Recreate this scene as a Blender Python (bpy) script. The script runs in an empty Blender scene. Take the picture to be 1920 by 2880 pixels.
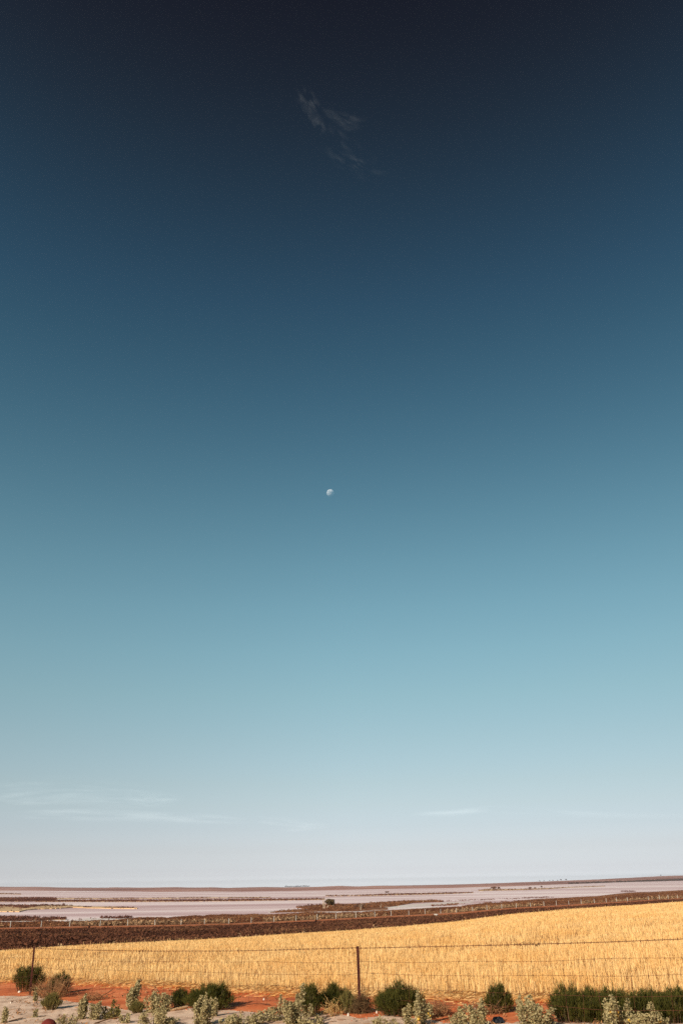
import bpy, math, random
import numpy as np
from mathutils import Matrix, Vector, Euler
random.seed(7); RNG = np.random.default_rng(7)
PI = math.pi
SC = bpy.context.scene
C = SC.collection

# ------------------------------------------------------------------ camera
F = 2325.0                       # focal length in pixels of the 1920x2880 photograph
PITCH = math.radians(24.11); ROLL = math.atan(27 / 1920)
ZC = 2.41
M3 = (Matrix.Rotation(PI / 2 + PITCH, 3, 'X') @ Matrix.Rotation(-ROLL, 3, 'Z'))
cam = bpy.data.cameras.new('camera'); camo = bpy.data.objects.new('camera', cam); C.objects.link(camo)
camo.matrix_world = Matrix.Translation((0, 0, ZC)) @ M3.to_4x4()
cam.sensor_fit = 'VERTICAL'; cam.sensor_height = 22.3; cam.lens = 22.3 * F / 2880
cam.clip_start = 0.1; cam.clip_end = 400000
SC.camera = camo

# ------------------------------------------------------------------ sun, sky, exposure
SUN_EL = 28.0
SUN_DIR = Vector((-0.66, -0.75, 0)).normalized() * math.cos(math.radians(SUN_EL)) + Vector((0, 0, math.sin(math.radians(SUN_EL))))
sl = bpy.data.lights.new('sun', 'SUN'); sl.energy = 4.8; sl.angle = math.radians(0.53); sl.color = (1, .90, .76)
so = bpy.data.objects.new('sun', sl); C.objects.link(so)
so.rotation_euler = (-SUN_DIR).to_track_quat('-Z', 'Y').to_euler()
SC.view_settings.view_transform = 'Standard'; SC.view_settings.look = 'None'
SC.view_settings.exposure = 0; SC.view_settings.gamma = 1; SC.view_settings.use_curve_mapping = False
W = bpy.data.worlds.new('World'); SC.world = W; W.use_nodes = True
nt = W.node_tree; nt.nodes.clear()
out = nt.nodes.new('ShaderNodeOutputWorld'); bg = nt.nodes.new('ShaderNodeBackground')
sky = nt.nodes.new('ShaderNodeTexSky'); sky.sky_type = 'NISHITA'; sky.sun_disc = False
sky.sun_elevation = math.radians(SUN_EL); sky.sun_rotation = math.atan2(SUN_DIR.x, SUN_DIR.y)
sky.air_density = 1.0; sky.dust_density = 1.0; sky.ozone_density = 1.0
bg.inputs['Strength'].default_value = 0.1
SKYRAMP = [  # elevation in degrees, tint of the sky there (a clear, deep, strongly filtered sky)
#RAMP
(-2.0, 2.8333, 2.9795, 3.9972),
(-0.06, 2.8333, 2.9795, 3.9972),
(0.09, 2.6997, 2.8904, 3.9413),
(0.25, 2.1286, 2.2687, 3.1317),
(0.42, 1.8863, 2.0245, 2.8301),
(0.65, 1.6295, 1.7481, 2.4816),
(0.9, 1.4924, 1.6112, 2.2895),
(1.29, 1.3393, 1.4318, 2.0182),
(1.93, 1.1906, 1.2269, 1.6605),
(3.24, 1.0947, 1.1018, 1.3537),
(4.57, 1.0894, 1.0736, 1.1703),
(5.92, 1.086, 1.0753, 1.0767),
(8.68, 1.079, 1.1277, 1.0229),
(11.52, 1.061, 1.1965, 1.013),
(14.43, 1.0197, 1.2374, 1.029),
(17.38, 0.949, 1.2263, 1.0144),
(20.37, 0.8515, 1.1628, 0.9655),
(23.39, 0.7378, 1.0628, 0.8947),
(26.4, 0.6232, 0.9473, 0.8167),
(29.41, 0.5188, 0.8304, 0.739),
(32.38, 0.432, 0.7203, 0.6633),
(35.31, 0.3636, 0.6185, 0.5869),
(38.18, 0.3119, 0.5244, 0.5207),
(40.99, 0.2731, 0.437, 0.437),
(43.71, 0.2438, 0.3574, 0.3555),
(46.34, 0.2205, 0.2869, 0.2817),
(48.88, 0.2007, 0.2269, 0.2198),
(51.31, 0.1827, 0.1787, 0.1718),
(53.65, 0.1657, 0.1413, 0.1367),
(55.88, 0.1499, 0.1142, 0.1128),
(68.0, 0.1499, 0.1142, 0.1128),
#ENDRAMP
]
tc = nt.nodes.new('ShaderNodeTexCoord'); nrm = nt.nodes.new('ShaderNodeVectorMath'); nrm.operation = 'NORMALIZE'
sep = nt.nodes.new('ShaderNodeSeparateXYZ')
asn = nt.nodes.new('ShaderNodeMath'); asn.operation = 'ARCSINE'
mr = nt.nodes.new('ShaderNodeMapRange'); mr.inputs['From Min'].default_value = -2 * PI / 180; mr.inputs['From Max'].default_value = 68 * PI / 180
nt.links.new(tc.outputs['Generated'], nrm.inputs[0]); nt.links.new(nrm.outputs[0], sep.inputs[0])
nt.links.new(sep.outputs['Z'], asn.inputs[0]); nt.links.new(asn.outputs[0], mr.inputs['Value'])
ramp = nt.nodes.new('ShaderNodeValToRGB'); ramp.color_ramp.interpolation = 'LINEAR'
els = ramp.color_ramp.elements
RSC = max(max(r[1:]) for r in SKYRAMP)
while len(els) < len(SKYRAMP): els.new(0.5)
for e, r in zip(els, SKYRAMP):
    e.position = min(1, max(0, (r[0] + 2) / 70))
for e, r in zip(els, SKYRAMP):
    e.color = (r[1] / RSC, r[2] / RSC, r[3] / RSC, 1)
mul = nt.nodes.new('ShaderNodeVectorMath'); mul.operation = 'MULTIPLY'
mul2 = nt.nodes.new('ShaderNodeVectorMath'); mul2.operation = 'SCALE'; mul2.inputs['Scale'].default_value = RSC
nt.links.new(mr.outputs[0], ramp.inputs[0]); nt.links.new(sky.outputs[0], mul.inputs[0]); nt.links.new(ramp.outputs[0], mul.inputs[1])
# the low sky falls off a little towards the east (+X)
def mth(op, a, b=None, clamp=False):
    n = nt.nodes.new('ShaderNodeMath'); n.operation = op; n.use_clamp = clamp
    for i, v in enumerate((a, b)):
        if v is None: continue
        if isinstance(v, (int, float)): n.inputs[i].default_value = v
        else: nt.links.new(v, n.inputs[i])
    return n.outputs[0]
low = mth('SUBTRACT', 1.0, mth('DIVIDE', asn.outputs[0], math.radians(50)), True)
east = mth('MAXIMUM', sep.outputs['X'], 0.0)
fall = mth('SUBTRACT', 1.0, mth('MULTIPLY', mth('MULTIPLY', low, east), .42))
nt.links.new(mth('MULTIPLY', fall, RSC), mul2.inputs['Scale'])
nt.links.new(mul.outputs[0], mul2.inputs[0]); nt.links.new(mul2.outputs[0], bg.inputs['Color']); nt.links.new(bg.outputs[0], out.inputs[0])
SC.cycles.use_denoising = False
SC.cycles.max_bounces = 5; SC.cycles.transparent_max_bounces = 12; SC.cycles.volume_bounces = 0
SC.cycles.use_adaptive_sampling = True; SC.cycles.adaptive_threshold = 0.01

# ------------------------------------------------------------------ helpers
def ray(x, y):
    return (M3 @ Vector(((x - 960) / F, -(y - 1440) / F, -1))).normalized()
def azt(x, y):                                  # pixel -> azimuth, tan(elevation)
    r = ray(x, y); return math.atan2(r.x, r.y), r.z / math.hypot(r.x, r.y)
def at_z(x, y, z):
    r = ray(x, y); t = (z - ZC) / r.z; return Vector((r.x * t, r.y * t, z))
def at_D(x, y, D):
    a, te = azt(x, y); return Vector((math.sin(a) * D, math.cos(a) * D, ZC + te * D))

def _hash(ix, iy, s):
    n = (ix.astype(np.int64) * 374761393 + iy.astype(np.int64) * 668265263 + s * 974634777) & 0x7fffffff
    n = ((n ^ (n >> 13)) * 1274126177) & 0x7fffffff
    return ((n ^ (n >> 16)) & 0xffff) / 65535.0
def vnoise(x, y, s=0):
    x = np.asarray(x, float); y = np.asarray(y, float)
    ix = np.floor(x); iy = np.floor(y); fx = x - ix; fy = y - iy
    fx = fx * fx * (3 - 2 * fx); fy = fy * fy * (3 - 2 * fy)
    a = _hash(ix, iy, s); b = _hash(ix + 1, iy, s); c = _hash(ix, iy + 1, s); d = _hash(ix + 1, iy + 1, s)
    return (a + (b - a) * fx) * (1 - fy) + (c + (d - c) * fx) * fy
def fbm(x, y, s=0, o=4):
    r = 0; a = 1; t = 0
    for k in range(o):
        r = r + a * vnoise(np.asarray(x) * 2 ** k, np.asarray(y) * 2 ** k, s + k); t += a; a *= .5
    return r / t

def mesh_np(name, V, Fc, mat, parent=None, smooth=False):
    V = np.asarray(V, np.float32).reshape(-1, 3); Fc = np.asarray(Fc, np.int32)
    k = Fc.shape[1]; me = bpy.data.meshes.new(name)
    me.vertices.add(len(V)); me.vertices.foreach_set('co', V.ravel())
    me.loops.add(Fc.size); me.loops.foreach_set('vertex_index', Fc.ravel())
    me.polygons.add(len(Fc)); me.polygons.foreach_set('loop_start', np.arange(0, Fc.size, k, dtype=np.int32))
    if smooth: me.polygons.foreach_set('use_smooth', np.ones(len(Fc), bool))
    me.update(calc_edges=True); me.validate()
    if mat: me.materials.append(mat)
    o = bpy.data.objects.new(name, me); C.objects.link(o)
    if parent: o.parent = parent
    return o
def tag(o, label=None, cat=None, group=None, kind=None):
    for k, v in (('label', label), ('category', cat), ('group', group), ('kind', kind)):
        if v: o[k] = v
    return o
def empty(name, loc):
    o = bpy.data.objects.new(name, None); C.objects.link(o); o.location = loc; o.empty_display_size = .3; return o

# tubes along polylines -> quads
def tubes(paths, sides=5):
    V = []; Q = []; n0 = 0
    for pts, rads in paths:
        P = np.asarray([tuple(p) for p in pts], float); n = len(P)
        R = np.full(n, rads) if np.isscalar(rads) else np.asarray(rads, float)
        T = np.gradient(P, axis=0); T /= np.linalg.norm(T, axis=1)[:, None] + 1e-9
        up = np.array([0, 0, 1.]) if abs(T[:, 2]).mean() < .8 else np.array([1., 0, 0])
        A = np.cross(T, up); A /= np.linalg.norm(A, axis=1)[:, None] + 1e-9; B = np.cross(T, A)
        th = np.arange(sides) * 2 * PI / sides
        ring = P[:, None] + R[:, None, None] * (np.cos(th)[None, :, None] * A[:, None] + np.sin(th)[None, :, None] * B[:, None])
        V.append(ring.reshape(-1, 3))
        i = np.arange(n - 1)[:, None] * sides; j = np.arange(sides)[None]; j2 = (j + 1) % sides
        q = np.stack([i + j, i + j2, i + sides + j2, i + sides + j], -1).reshape(-1, 4) + n0
        Q.append(q)
        if sides == 4:
            Q.append(np.array([[n0, n0 + 1, n0 + 2, n0 + 3]])); Q.append(np.array([[0, 1, 2, 3]]) + n0 + (n - 1) * sides)
        n0 += n * sides
    return np.concatenate(V), np.concatenate(Q)

# ------------------------------------------------------------------ materials
def mat(name, cols, scale=(1, 1, 1), nscale=3.0, detail=6, rough=.95, stops=None, bump=0, bscale=20, island=None, trans=0, dist=0, coords='Object'):
    m = bpy.data.materials.new(name); m.use_nodes = True; t = m.node_tree; N = t.nodes; L = t.links
    b = N['Principled BSDF']; b.inputs['Roughness'].default_value = rough
    b.inputs['Specular IOR Level'].default_value = .12
    tcn = N.new('ShaderNodeTexCoord'); mp = N.new('ShaderNodeMapping'); mp.inputs['Scale'].default_value = scale
    L.new(tcn.outputs[coords], mp.inputs[0])
    nz = N.new('ShaderNodeTexNoise'); nz.inputs['Scale'].default_value = nscale; nz.inputs['Detail'].default_value = detail
    nz.inputs['Roughness'].default_value = .62; nz.inputs['Distortion'].default_value = dist
    L.new(mp.outputs[0], nz.inputs['Vector'])
    cr = N.new('ShaderNodeValToRGB'); n = len(cols); cr.color_ramp.elements[0].position = 0
    st = stops or [.3 + .4 * k / max(1, n - 1) for k in range(n)]
    while len(cr.color_ramp.elements) < n: cr.color_ramp.elements.new(.5)
    for e, s in zip(cr.color_ramp.elements, st): e.position = s
    for e, c in zip(cr.color_ramp.elements, cols): e.color = (*c, 1)
    L.new(nz.outputs['Fac'], cr.inputs[0]); col = cr.outputs[0]
    if island:                                   # per stalk / leaf variation
        g = N.new('ShaderNodeNewGeometry'); r2 = N.new('ShaderNodeValToRGB')
        while len(r2.color_ramp.elements) < len(island): r2.color_ramp.elements.new(.5)
        for k, (e, c) in enumerate(zip(r2.color_ramp.elements, island)): e.position = k / (len(island) - 1)
        for e, c in zip(r2.color_ramp.elements, island): e.color = (*c, 1)
        L.new(g.outputs['Random Per Island'], r2.inputs[0])
        mx = N.new('ShaderNodeMix'); mx.data_type = 'RGBA'; mx.blend_type = 'MULTIPLY'; mx.inputs[0].default_value = 1
        L.new(col, mx.inputs[6]); L.new(r2.outputs[0], mx.inputs[7]); col = mx.outputs[2]
    L.new(col, b.inputs['Base Color'])
    if bump:
        n2 = N.new('ShaderNodeTexNoise'); n2.inputs['Scale'].default_value = bscale; n2.inputs['Detail'].default_value = 5
        L.new(mp.outputs[0], n2.inputs['Vector'])
        bp = N.new('ShaderNodeBump'); bp.inputs['Strength'].default_value = 1; bp.inputs['Distance'].default_value = bump
        L.new(n2.outputs['Fac'], bp.inputs['Height']); L.new(bp.outputs[0], b.inputs['Normal'])
    if trans:
        tr = N.new('ShaderNodeBsdfTranslucent'); L.new(col, tr.inputs[0]); mxs = N.new('ShaderNodeMixShader'); mxs.inputs[0].default_value = trans
        L.new(b.outputs[0], mxs.inputs[1]); L.new(tr.outputs[0], mxs.inputs[2])
        L.new(mxs.outputs[0], N['Material Output'].inputs[0])
    return m

SAND = mat('pale_sand', [(.40, .25, .17), (.68, .46, .335), (.80, .58, .44)], nscale=2.2, detail=9, bump=.012, bscale=14, stops=[.3, .5, .68])
RED = mat('red_earth', [(.42, .095, .034), (.64, .165, .058), (.74, .26, .11)], nscale=1.1, detail=9, bump=.012, bscale=9, scale=(1, 1.6, 1))
STUBG = mat('straw_covered_soil', [(.34, .125, .05), (.56, .27, .10), (.76, .45, .19)], nscale=5, detail=8, bump=.02, bscale=16, stops=[.32, .5, .64])
STRAW = mat('straw', [(.86, .52, .195), (.93, .645, .30)], nscale=.35, detail=6, rough=.7, island=[(.74, .64, .54), (1, .95, .88), (1, 1, 1), (1.05, 1.08, 1.16)], trans=.2, stops=[.35, .62])
SCRUBG = mat('scrub_soil', [(.10, .045, .024), (.17, .07, .035), (.46, .21, .11)], nscale=.11, detail=8, stops=[.35, .55, .72])
SCRUBF = mat('dry_scrub', [(.085, .032, .020), (.14, .052, .031), (.19, .085, .046)], nscale=.05, detail=6, island=[(.5, .5, .5), (.8, .8, .75), (1.1, 1.1, 1.0), (1.5, 1.5, 1.3)], stops=[.35, .5, .66], trans=.1)
PALEF = mat('pale_tussock', [(.28, .155, .085), (.40, .25, .14)], nscale=.2, island=[(.5, .5, .5), (1, 1, 1), (1.3, 1.3, 1.25)])
SHOREG = mat('shore_soil', [(.17, .065, .035), (.34, .145, .065), (.50, .30, .20)], nscale=.06, detail=8, stops=[.35, .55, .72])
SHOREF = mat('shore_scrub', [(.12, .046, .025), (.21, .085, .042), (.30, .15, .078)], nscale=.04, detail=5, island=[(.5, .45, .45), (.8, .75, .75), (1.1, 1.1, 1.0), (1.5, 1.5, 1.35)], stops=[.35, .5, .66], trans=.1)
SPITF = mat('samphire', [(.12, .045, .035), (.2, .085, .055)], nscale=.02, detail=5, island=[(.55, .5, .5), (.9, .85, .85), (1.2, 1.15, 1.1)], stops=[.35, .6])
TRACK2 = mat('far_red_earth', [(.42, .12, .045), (.54, .18, .07)], nscale=.1, detail=7)
LAKE = mat('salt_crust', [(.56, .365, .365), (.80, .60, .60), (.95, .79, .77)], nscale=.004, detail=7, scale=(.35, 2.6, 1), stops=[.36, .50, .62], rough=.8)
PALESALT = mat('bright_salt', [(.66, .54, .50), (.80, .70, .65)], nscale=.03, detail=5)
SPITSAND = mat('island_sand', [(.55, .33, .17), (.70, .48, .28)], nscale=.03, detail=5)
HILL = mat('hill_earth', [(.27, .125, .105), (.46, .235, .19), (.62, .34, .26)], nscale=.0017, detail=8, scale=(1, .35, 1), stops=[.36, .52, .66])
HILLDARK = mat('dark_hill_woodland', [(.06, .045, .042), (.095, .065, .058)], nscale=.01)
SALTBUSH = mat('saltbush_leaf', [(.34, .265, .135), (.45, .365, .20)], nscale=5, island=[(.6, .6, .5), (.9, .9, .82), (1, 1, 1), (1.15, 1.12, 1.05), (1.0, .95, .8)], trans=.12, rough=.85)
GREEN = mat('needle_foliage', [(.056, .055, .013), (.115, .100, .024)], nscale=4, island=[(.5, .55, .5), (.85, .9, .8), (1.1, 1.1, 1), (1.7, 1.55, 1.2)], trans=.25, rough=.8)
OLIVE = mat('olive_foliage', [(.15, .125, .04), (.25, .19, .07)], nscale=4, island=[(.5, .5, .5), (.85, .85, .8), (1.1, 1.1, 1), (1.6, 1.5, 1.3)], trans=.2)
DRY = mat('dry_twigs', [(.28, .13, .065), (.46, .25, .12)], nscale=6, island=[(.5, .5, .5), (1, 1, 1), (1.4, 1.4, 1.3)])
STEM = mat('bush_stem', [(.16, .10, .06), (.26, .17, .10)], nscale=20)
YELLOW = mat('yellowed_leaf', [(.75, .38, .04), (.8, .5, .08)], nscale=20)
RUST = mat('rusty_steel', [(.03, .009, .008), (.065, .017, .012), (.13, .035, .02)], nscale=14, rough=.75)
WIRE = mat('rusty_wire', [(.09, .03, .018), (.16, .055, .03)], nscale=8, rough=.7)
WHITEPOST = mat('white_painted_post', [(.50, .47, .42), (.66, .63, .58)], nscale=3, rough=.6)
STONE = mat('pale_stone', [(.6, .48, .38), (.8, .7, .6)], nscale=15)
MAROON = mat('maroon_stone', [(.13, .022, .018), (.2, .035, .025)], nscale=9, bump=.01)
BLACKP = mat('black_plastic', [(.015, .015, .018), (.03, .03, .036)], nscale=9, rough=.35)
BARK = mat('pale_dead_wood', [(.42, .31, .22), (.6, .47, .36)], nscale=2)
TREELEAF = mat('tree_foliage', [(.11, .075, .034), (.19, .13, .06)], nscale=.6, island=[(.5, .5, .5), (1, 1, 1), (1.5, 1.4, 1.3)], trans=.15)
TREERED = mat('reddish_tree_foliage', [(.15, .075, .05), (.24, .12, .08)], nscale=.6, island=[(.5, .5, .5), (1, 1, 1), (1.5, 1.4, 1.3)], trans=.15)

# ------------------------------------------------------------------ terrain
def near_z(X, Y=None): return .045 * np.clip(X, -13, 13)
def near_hit(x, y):                             # pixel -> point on the near ground plane
    r = ray(x, y); t = -ZC / (r.z - .045 * r.x); return Vector((r.x * t, r.y * t, ZC + r.z * t))
LAKEZ = ZC - 12.0
AZ = np.concatenate([np.radians(np.arange(-180, -36, 4.0)), np.radians(np.linspace(-36, 36, 901)), np.radians(np.arange(40, 180.1, 4.0))])
def smooth(a, k):
    if k < 2: return a
    w = np.hanning(k + 2)[1:-1]; w /= w.sum(); return np.convolve(np.pad(a, k // 2, 'edge'), w, 'same')[k // 2:k // 2 + len(a)]
def curve(pts, k=15):                            # pts: (x, y, D) -> D(az), z(az)
    a = []; te = []; D = []
    for x, y, d in pts:
        q, t = azt(x, y); a.append(q); te.append(t); D.append(d)
    te = np.interp(AZ, a, te); D = np.interp(AZ, a, D)
    te[36:-36] = smooth(te[36:-36], k); D[36:-36] = smooth(D[36:-36], k)
    w = np.clip((abs(AZ) - math.radians(32)) / math.radians(60), 0, 1)   # behind the camera the two sides meet
    te = te * (1 - w) + te.mean() * w; D = D * (1 - w) + D.mean() * w
    return D, ZC + te * D
def curve_plane(pts, k=15):
    q = []
    for x, y in pts: p = near_hit(x, y); q.append((x, y, math.hypot(p.x, p.y)))
    D, _ = curve(q, k); return D
def curve_lake(pts, k=9):
    q = []
    for x, y in pts: p = at_z(x, y, LAKEZ); q.append((x, y, math.hypot(p.x, p.y)))
    D, _ = curve(q, k); return D
jag = lambda D, s, amp, fr: D + amp * (fbm(AZ * fr, AZ * 0, s, 5) - .5) * 2

SX, CX = np.sin(AZ), np.cos(AZ)
B1 = jag(curve_plane([(0, 2801), (90, 2801), (227, 2820), (337, 2837), (640, 2841), (760, 2852), (960, 2856), (1020, 2861), (1080, 2853), (1210, 2866), (1270, 2871), (1500, 2877), (1920, 2877)]), 3, .16, 90)
B2 = jag(curve_plane([(0, 2757), (160, 2760), (330, 2768), (640, 2785), (960, 2795), (1280, 2801), (1560, 2805), (1920, 2807)]), 5, .22, 60)
D3, Z3 = curve([(0, 2683, 60), (181, 2669, 65), (379, 2657.6, 70), (660, 2643.7, 76), (788, 2634.5, 79), (957, 2623, 83), (1125, 2611, 87), (1280, 2596, 92), (1428, 2577, 97), (1597, 2561, 101), (1765, 2550, 106), (1920, 2540, 110)])
D4, Z4 = curve([(0, 2616, 205), (195, 2612.5, 211), (330, 2610, 215), (509, 2607, 221), (660, 2603, 226), (872, 2594, 234), (1125, 2581, 250), (1280, 2573, 265), (1428, 2560, 280), (1597, 2551, 300), (1765, 2540, 322), (1845, 2534.5, 332), (1920, 2530, 343)])
D5, Z5 = curve([(0, 2609.5, 218), (195, 2606, 224), (330, 2604, 228), (509, 2601, 234), (660, 2597.5, 241), (872, 2588, 250), (1125, 2575, 267), (1280, 2567, 282), (1428, 2554, 297), (1597, 2544.5, 318), (1765, 2534.5, 336), (1845, 2530, 346), (1920, 2526, 357)])
B6 = jag(curve_lake([(0, 2595), (180, 2592), (250, 2591), (330, 2587), (400, 2581), (480, 2580), (560, 2575), (660, 2572), (750, 2572), (830, 2568), (880, 2566), (960, 2568), (1060, 2563), (1180, 2556), (1280, 2550), (1330, 2544), (1440, 2537), (1500, 2529), (1600, 2524), (1680, 2520), (1760, 2511), (1840, 2508), (1920, 2503)]), 8, 9, 90)
B7 = jag(curve_lake([(0, 2504.5), (140, 2505.5), (300, 2506), (420, 2508), (660, 2508), (800, 2506), (960, 2503.5), (1130, 2499.5), (1280, 2497), (1430, 2493), (1610, 2486.5), (1760, 2481), (1920, 2477)], 31), 9, 40, 30)
SKL = [(0, 2493.5), (55, 2494.2), (114, 2493.8), (170, 2495.8), (295, 2496.3), (327, 2495.2), (385, 2496.2), (440, 2496), (490, 2494.8), (545, 2496), (600, 2495.3), (640, 2497), (700, 2495.5), (745, 2494.2), (800, 2495.5), (893, 2494), (925, 2492.3), (957, 2491.2), (985, 2492.3), (1010, 2493), (1053, 2490.8), (1090, 2490.5), (1150, 2490), (1250, 2488), (1330, 2486), (1428, 2482.5), (1555, 2478), (1681, 2473), (1807, 2466.5), (1860, 2463.5), (1920, 2462)]
a_, t_ = zip(*[azt(x, y) for x, y in SKL])
D8 = B7 + 1900; te8 = np.interp(AZ, a_, t_); te8[36:-36] = smooth(te8[36:-36], 9)
te8 = te8 + .00022 * (fbm(AZ * 120, AZ * 0, 77, 4) - .5); Z8 = ZC + te8 * D8

def gz(Dv): return near_z(Dv * SX)
NODES = [  # radial profile: (D, z) per azimuth
 (AZ * 0 + .01, AZ * 0 + .80), (AZ * 0 + 9., AZ * 0 + .78), (AZ * 0 + 16.5, gz(AZ * 0 + 16.5)), (B1, gz(B1)), (B2, gz(B2)),
 (B2 + (D3 - B2) * .5, gz(B2) + (Z3 - gz(B2)) * .5 + .22), (B2 + (D3 - B2) * .8, gz(B2) + (Z3 - gz(B2)) * .8 + .16), (D3, Z3),
 (D3 + 9, Z3 - 9 * (ZC - Z3) / D3 - .7), (D4, Z4), (D5, Z5), (B6, AZ * 0 + LAKEZ), (B7, AZ * 0 + LAKEZ), (D8, Z8), (D8 + 900, Z8 - 55)]
ND = np.stack([n[0] for n in NODES]); NZ = np.stack([n[1] for n in NODES])
def bump_z(X, Y, D):
    a = np.where(D < 30, .10, .12); nearw = np.clip((D - 12) / 6, 0, 1)
    z = (fbm(X * .6, Y * .6, 20, 4) - .5) * .14 * nearw * np.clip((60 - D) / 20, 0, 1)
    z = z + (fbm(X * .06, Y * .06, 21, 3) - .5) * .35 * np.clip((D - 28) / 40, 0, 1) * np.clip((D3m - D) / 20, 0, 1)
    z = z + (fbm(X * .05, Y * .05, 22, 4) - .5) * .8 * np.clip((D - 120) / 40, 0, 1) * np.clip((200 - D) / 30, 0, 1)
    return z
D3m = 60.
def col_index(az):
    i = np.clip(np.searchsorted(AZ, az) - 1, 0, len(AZ) - 2); f = (az - AZ[i]) / (AZ[i + 1] - AZ[i]); return i, np.clip(f, 0, 1)
def node_at(k, az):
    i, f = col_index(az); return ND[k, i] * (1 - f) + ND[k, i + 1] * f
def ground(az, D):
    az = np.atleast_1d(np.asarray(az, float)); D = np.atleast_1d(np.asarray(D, float))
    i, f = col_index(az)
    nd = ND[:, i] * (1 - f) + ND[:, i + 1] * f; nz = NZ[:, i] * (1 - f) + NZ[:, i + 1] * f
    z = nz[0].copy()
    for k in range(len(NODES) - 1):
        t = (D - nd[k]) / (nd[k + 1] - nd[k]); s = (t >= 0)
        tt = np.clip(t, 0, 1); z = np.where(s, nz[k] + (nz[k + 1] - nz[k]) * tt, z)
    return z + bump_z(D * np.sin(az), D * np.cos(az), D)
def gxy(X, Y):
    return float(ground(math.atan2(X, Y), math.hypot(X, Y))[0])
def strip(name, k0, k1, n, m, power=1.0):
    t = np.linspace(0, 1, n + 1) ** power
    D = ND[k0][None] * (1 - t[:, None]) + ND[k1][None] * t[:, None]
    # make sure rows pass through the inner nodes
    A = np.repeat(AZ[None], n + 1, 0)
    Zz = ground(A.ravel(), D.ravel()).reshape(D.shape)
    Zz[0] = ground(AZ, ND[k0]); Zz[-1] = ground(AZ, ND[k1])
    V = np.stack([D * np.sin(A), D * np.cos(A), Zz], -1)
    nc = len(AZ); i = np.arange(n)[:, None] * nc; j = np.arange(nc)[None]; j2 = (j + 1) % nc
    Q = np.stack([i + j, i + j2, i + nc + j2, i + nc + j], -1).reshape(-1, 4)[:, ::-1]
    Q = Q[np.abs(np.asarray(Q[:, 0] % nc) - np.asarray(Q[:, 1] % nc)) < 3] if False else Q
    o = mesh_np(name, V.reshape(-1, 3), Q, m, smooth=True); tag(o, kind='structure'); return o
SKIPA = AZ
strip('sandy_ground', 0, 3, 40, SAND, .8)
strip('dirt_track', 3, 4, 14, RED)
strip('stubble_ground', 4, 7, 60, STUBG)
strip('scrub_ground', 7, 9, 50, SCRUBG)
strip('far_dirt_track', 9, 10, 3, TRACK2)
strip('shore_ground', 10, 11, 24, SHOREG)
strip('salt_lake', 11, 12, 40, LAKE, 1.6)
strip('hills', 12, 14, 46, HILL, .9)

# ------------------------------------------------------------------ clump scatter (small shrubs as leaf-sized faces)
def clumps(P, S, nf=12, flat=.65):
    """P (n,3) base points, S (n,) sizes -> tris scattered in a dome above each point"""
    n = len(P); u = RNG.random((n, nf)); ph = RNG.random((n, nf)) * 2 * PI; rr = np.sqrt(RNG.random((n, nf)))
    h = np.sqrt(np.maximum(0, 1 - rr ** 2)) * (.35 + .65 * u)
    c = np.stack([rr * np.cos(ph) * .5, rr * np.sin(ph) * .5, h * flat], -1) * S[:, None, None] + P[:, None]
    tri = RNG.normal(size=(n, nf, 3, 3)) * (S[:, None, None, None] * .17)
    V = (c[:, :, None] + tri).reshape(-1, 3)
    return V, np.arange(len(V)).reshape(-1, 3)
def scatter_between(k0, k1, n, azmax=31, power=1.0, lo=0., hi=1.):
    az = np.radians(RNG.uniform(-azmax, azmax, n)); d0 = node_at(k0, az); d1 = node_at(k1, az)
    t = lo + (hi - lo) * RNG.random(n) ** power; D = d0 + (d1 - d0) * t
    return az, D, t
def xyz(az, D): return np.stack([D * np.sin(az), D * np.cos(az), ground(az, D)], -1)

# scrubland between the crest of the field and the far track
az, D, t = scatter_between(8, 9, 105000, hi=.985)
X, Y = D * np.sin(az), D * np.cos(az)
bare = fbm(X * .035, Y * .09, 40, 4)
keep = (bare < .56) | (RNG.random(len(az)) < .05)
az, D = az[keep], D[keep]; P = xyz(az, D)
S = RNG.uniform(.35, .75, len(P)) * (1 + (RNG.random(len(P)) < .03) * .5) * np.interp(node_at(9, az) - D, [0, 14], [.4, 1])
V, T = clumps(P, S, 9, .5); tag(mesh_np('scrub', V, T, SCRUBF), 'dense dark brown scrub covering the slope behind the stubble field', 'scrub', kind='stuff')
# straw coloured tufts along the crest
az = np.radians(RNG.uniform(-26, 14, 420)); D = node_at(7, az) + RNG.uniform(2, 12, 420)
kk = fbm(az * 60, az * 0, 44, 3) > .52; P = xyz(az[kk], D[kk]); S = RNG.uniform(.25, .6, len(P))
V, T = clumps(P, S, 22, 1.1); tag(mesh_np('dry_tufts', V, T, PALEF), 'pale dry grass tufts along the far edge of the field', 'grass', kind='stuff')
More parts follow.
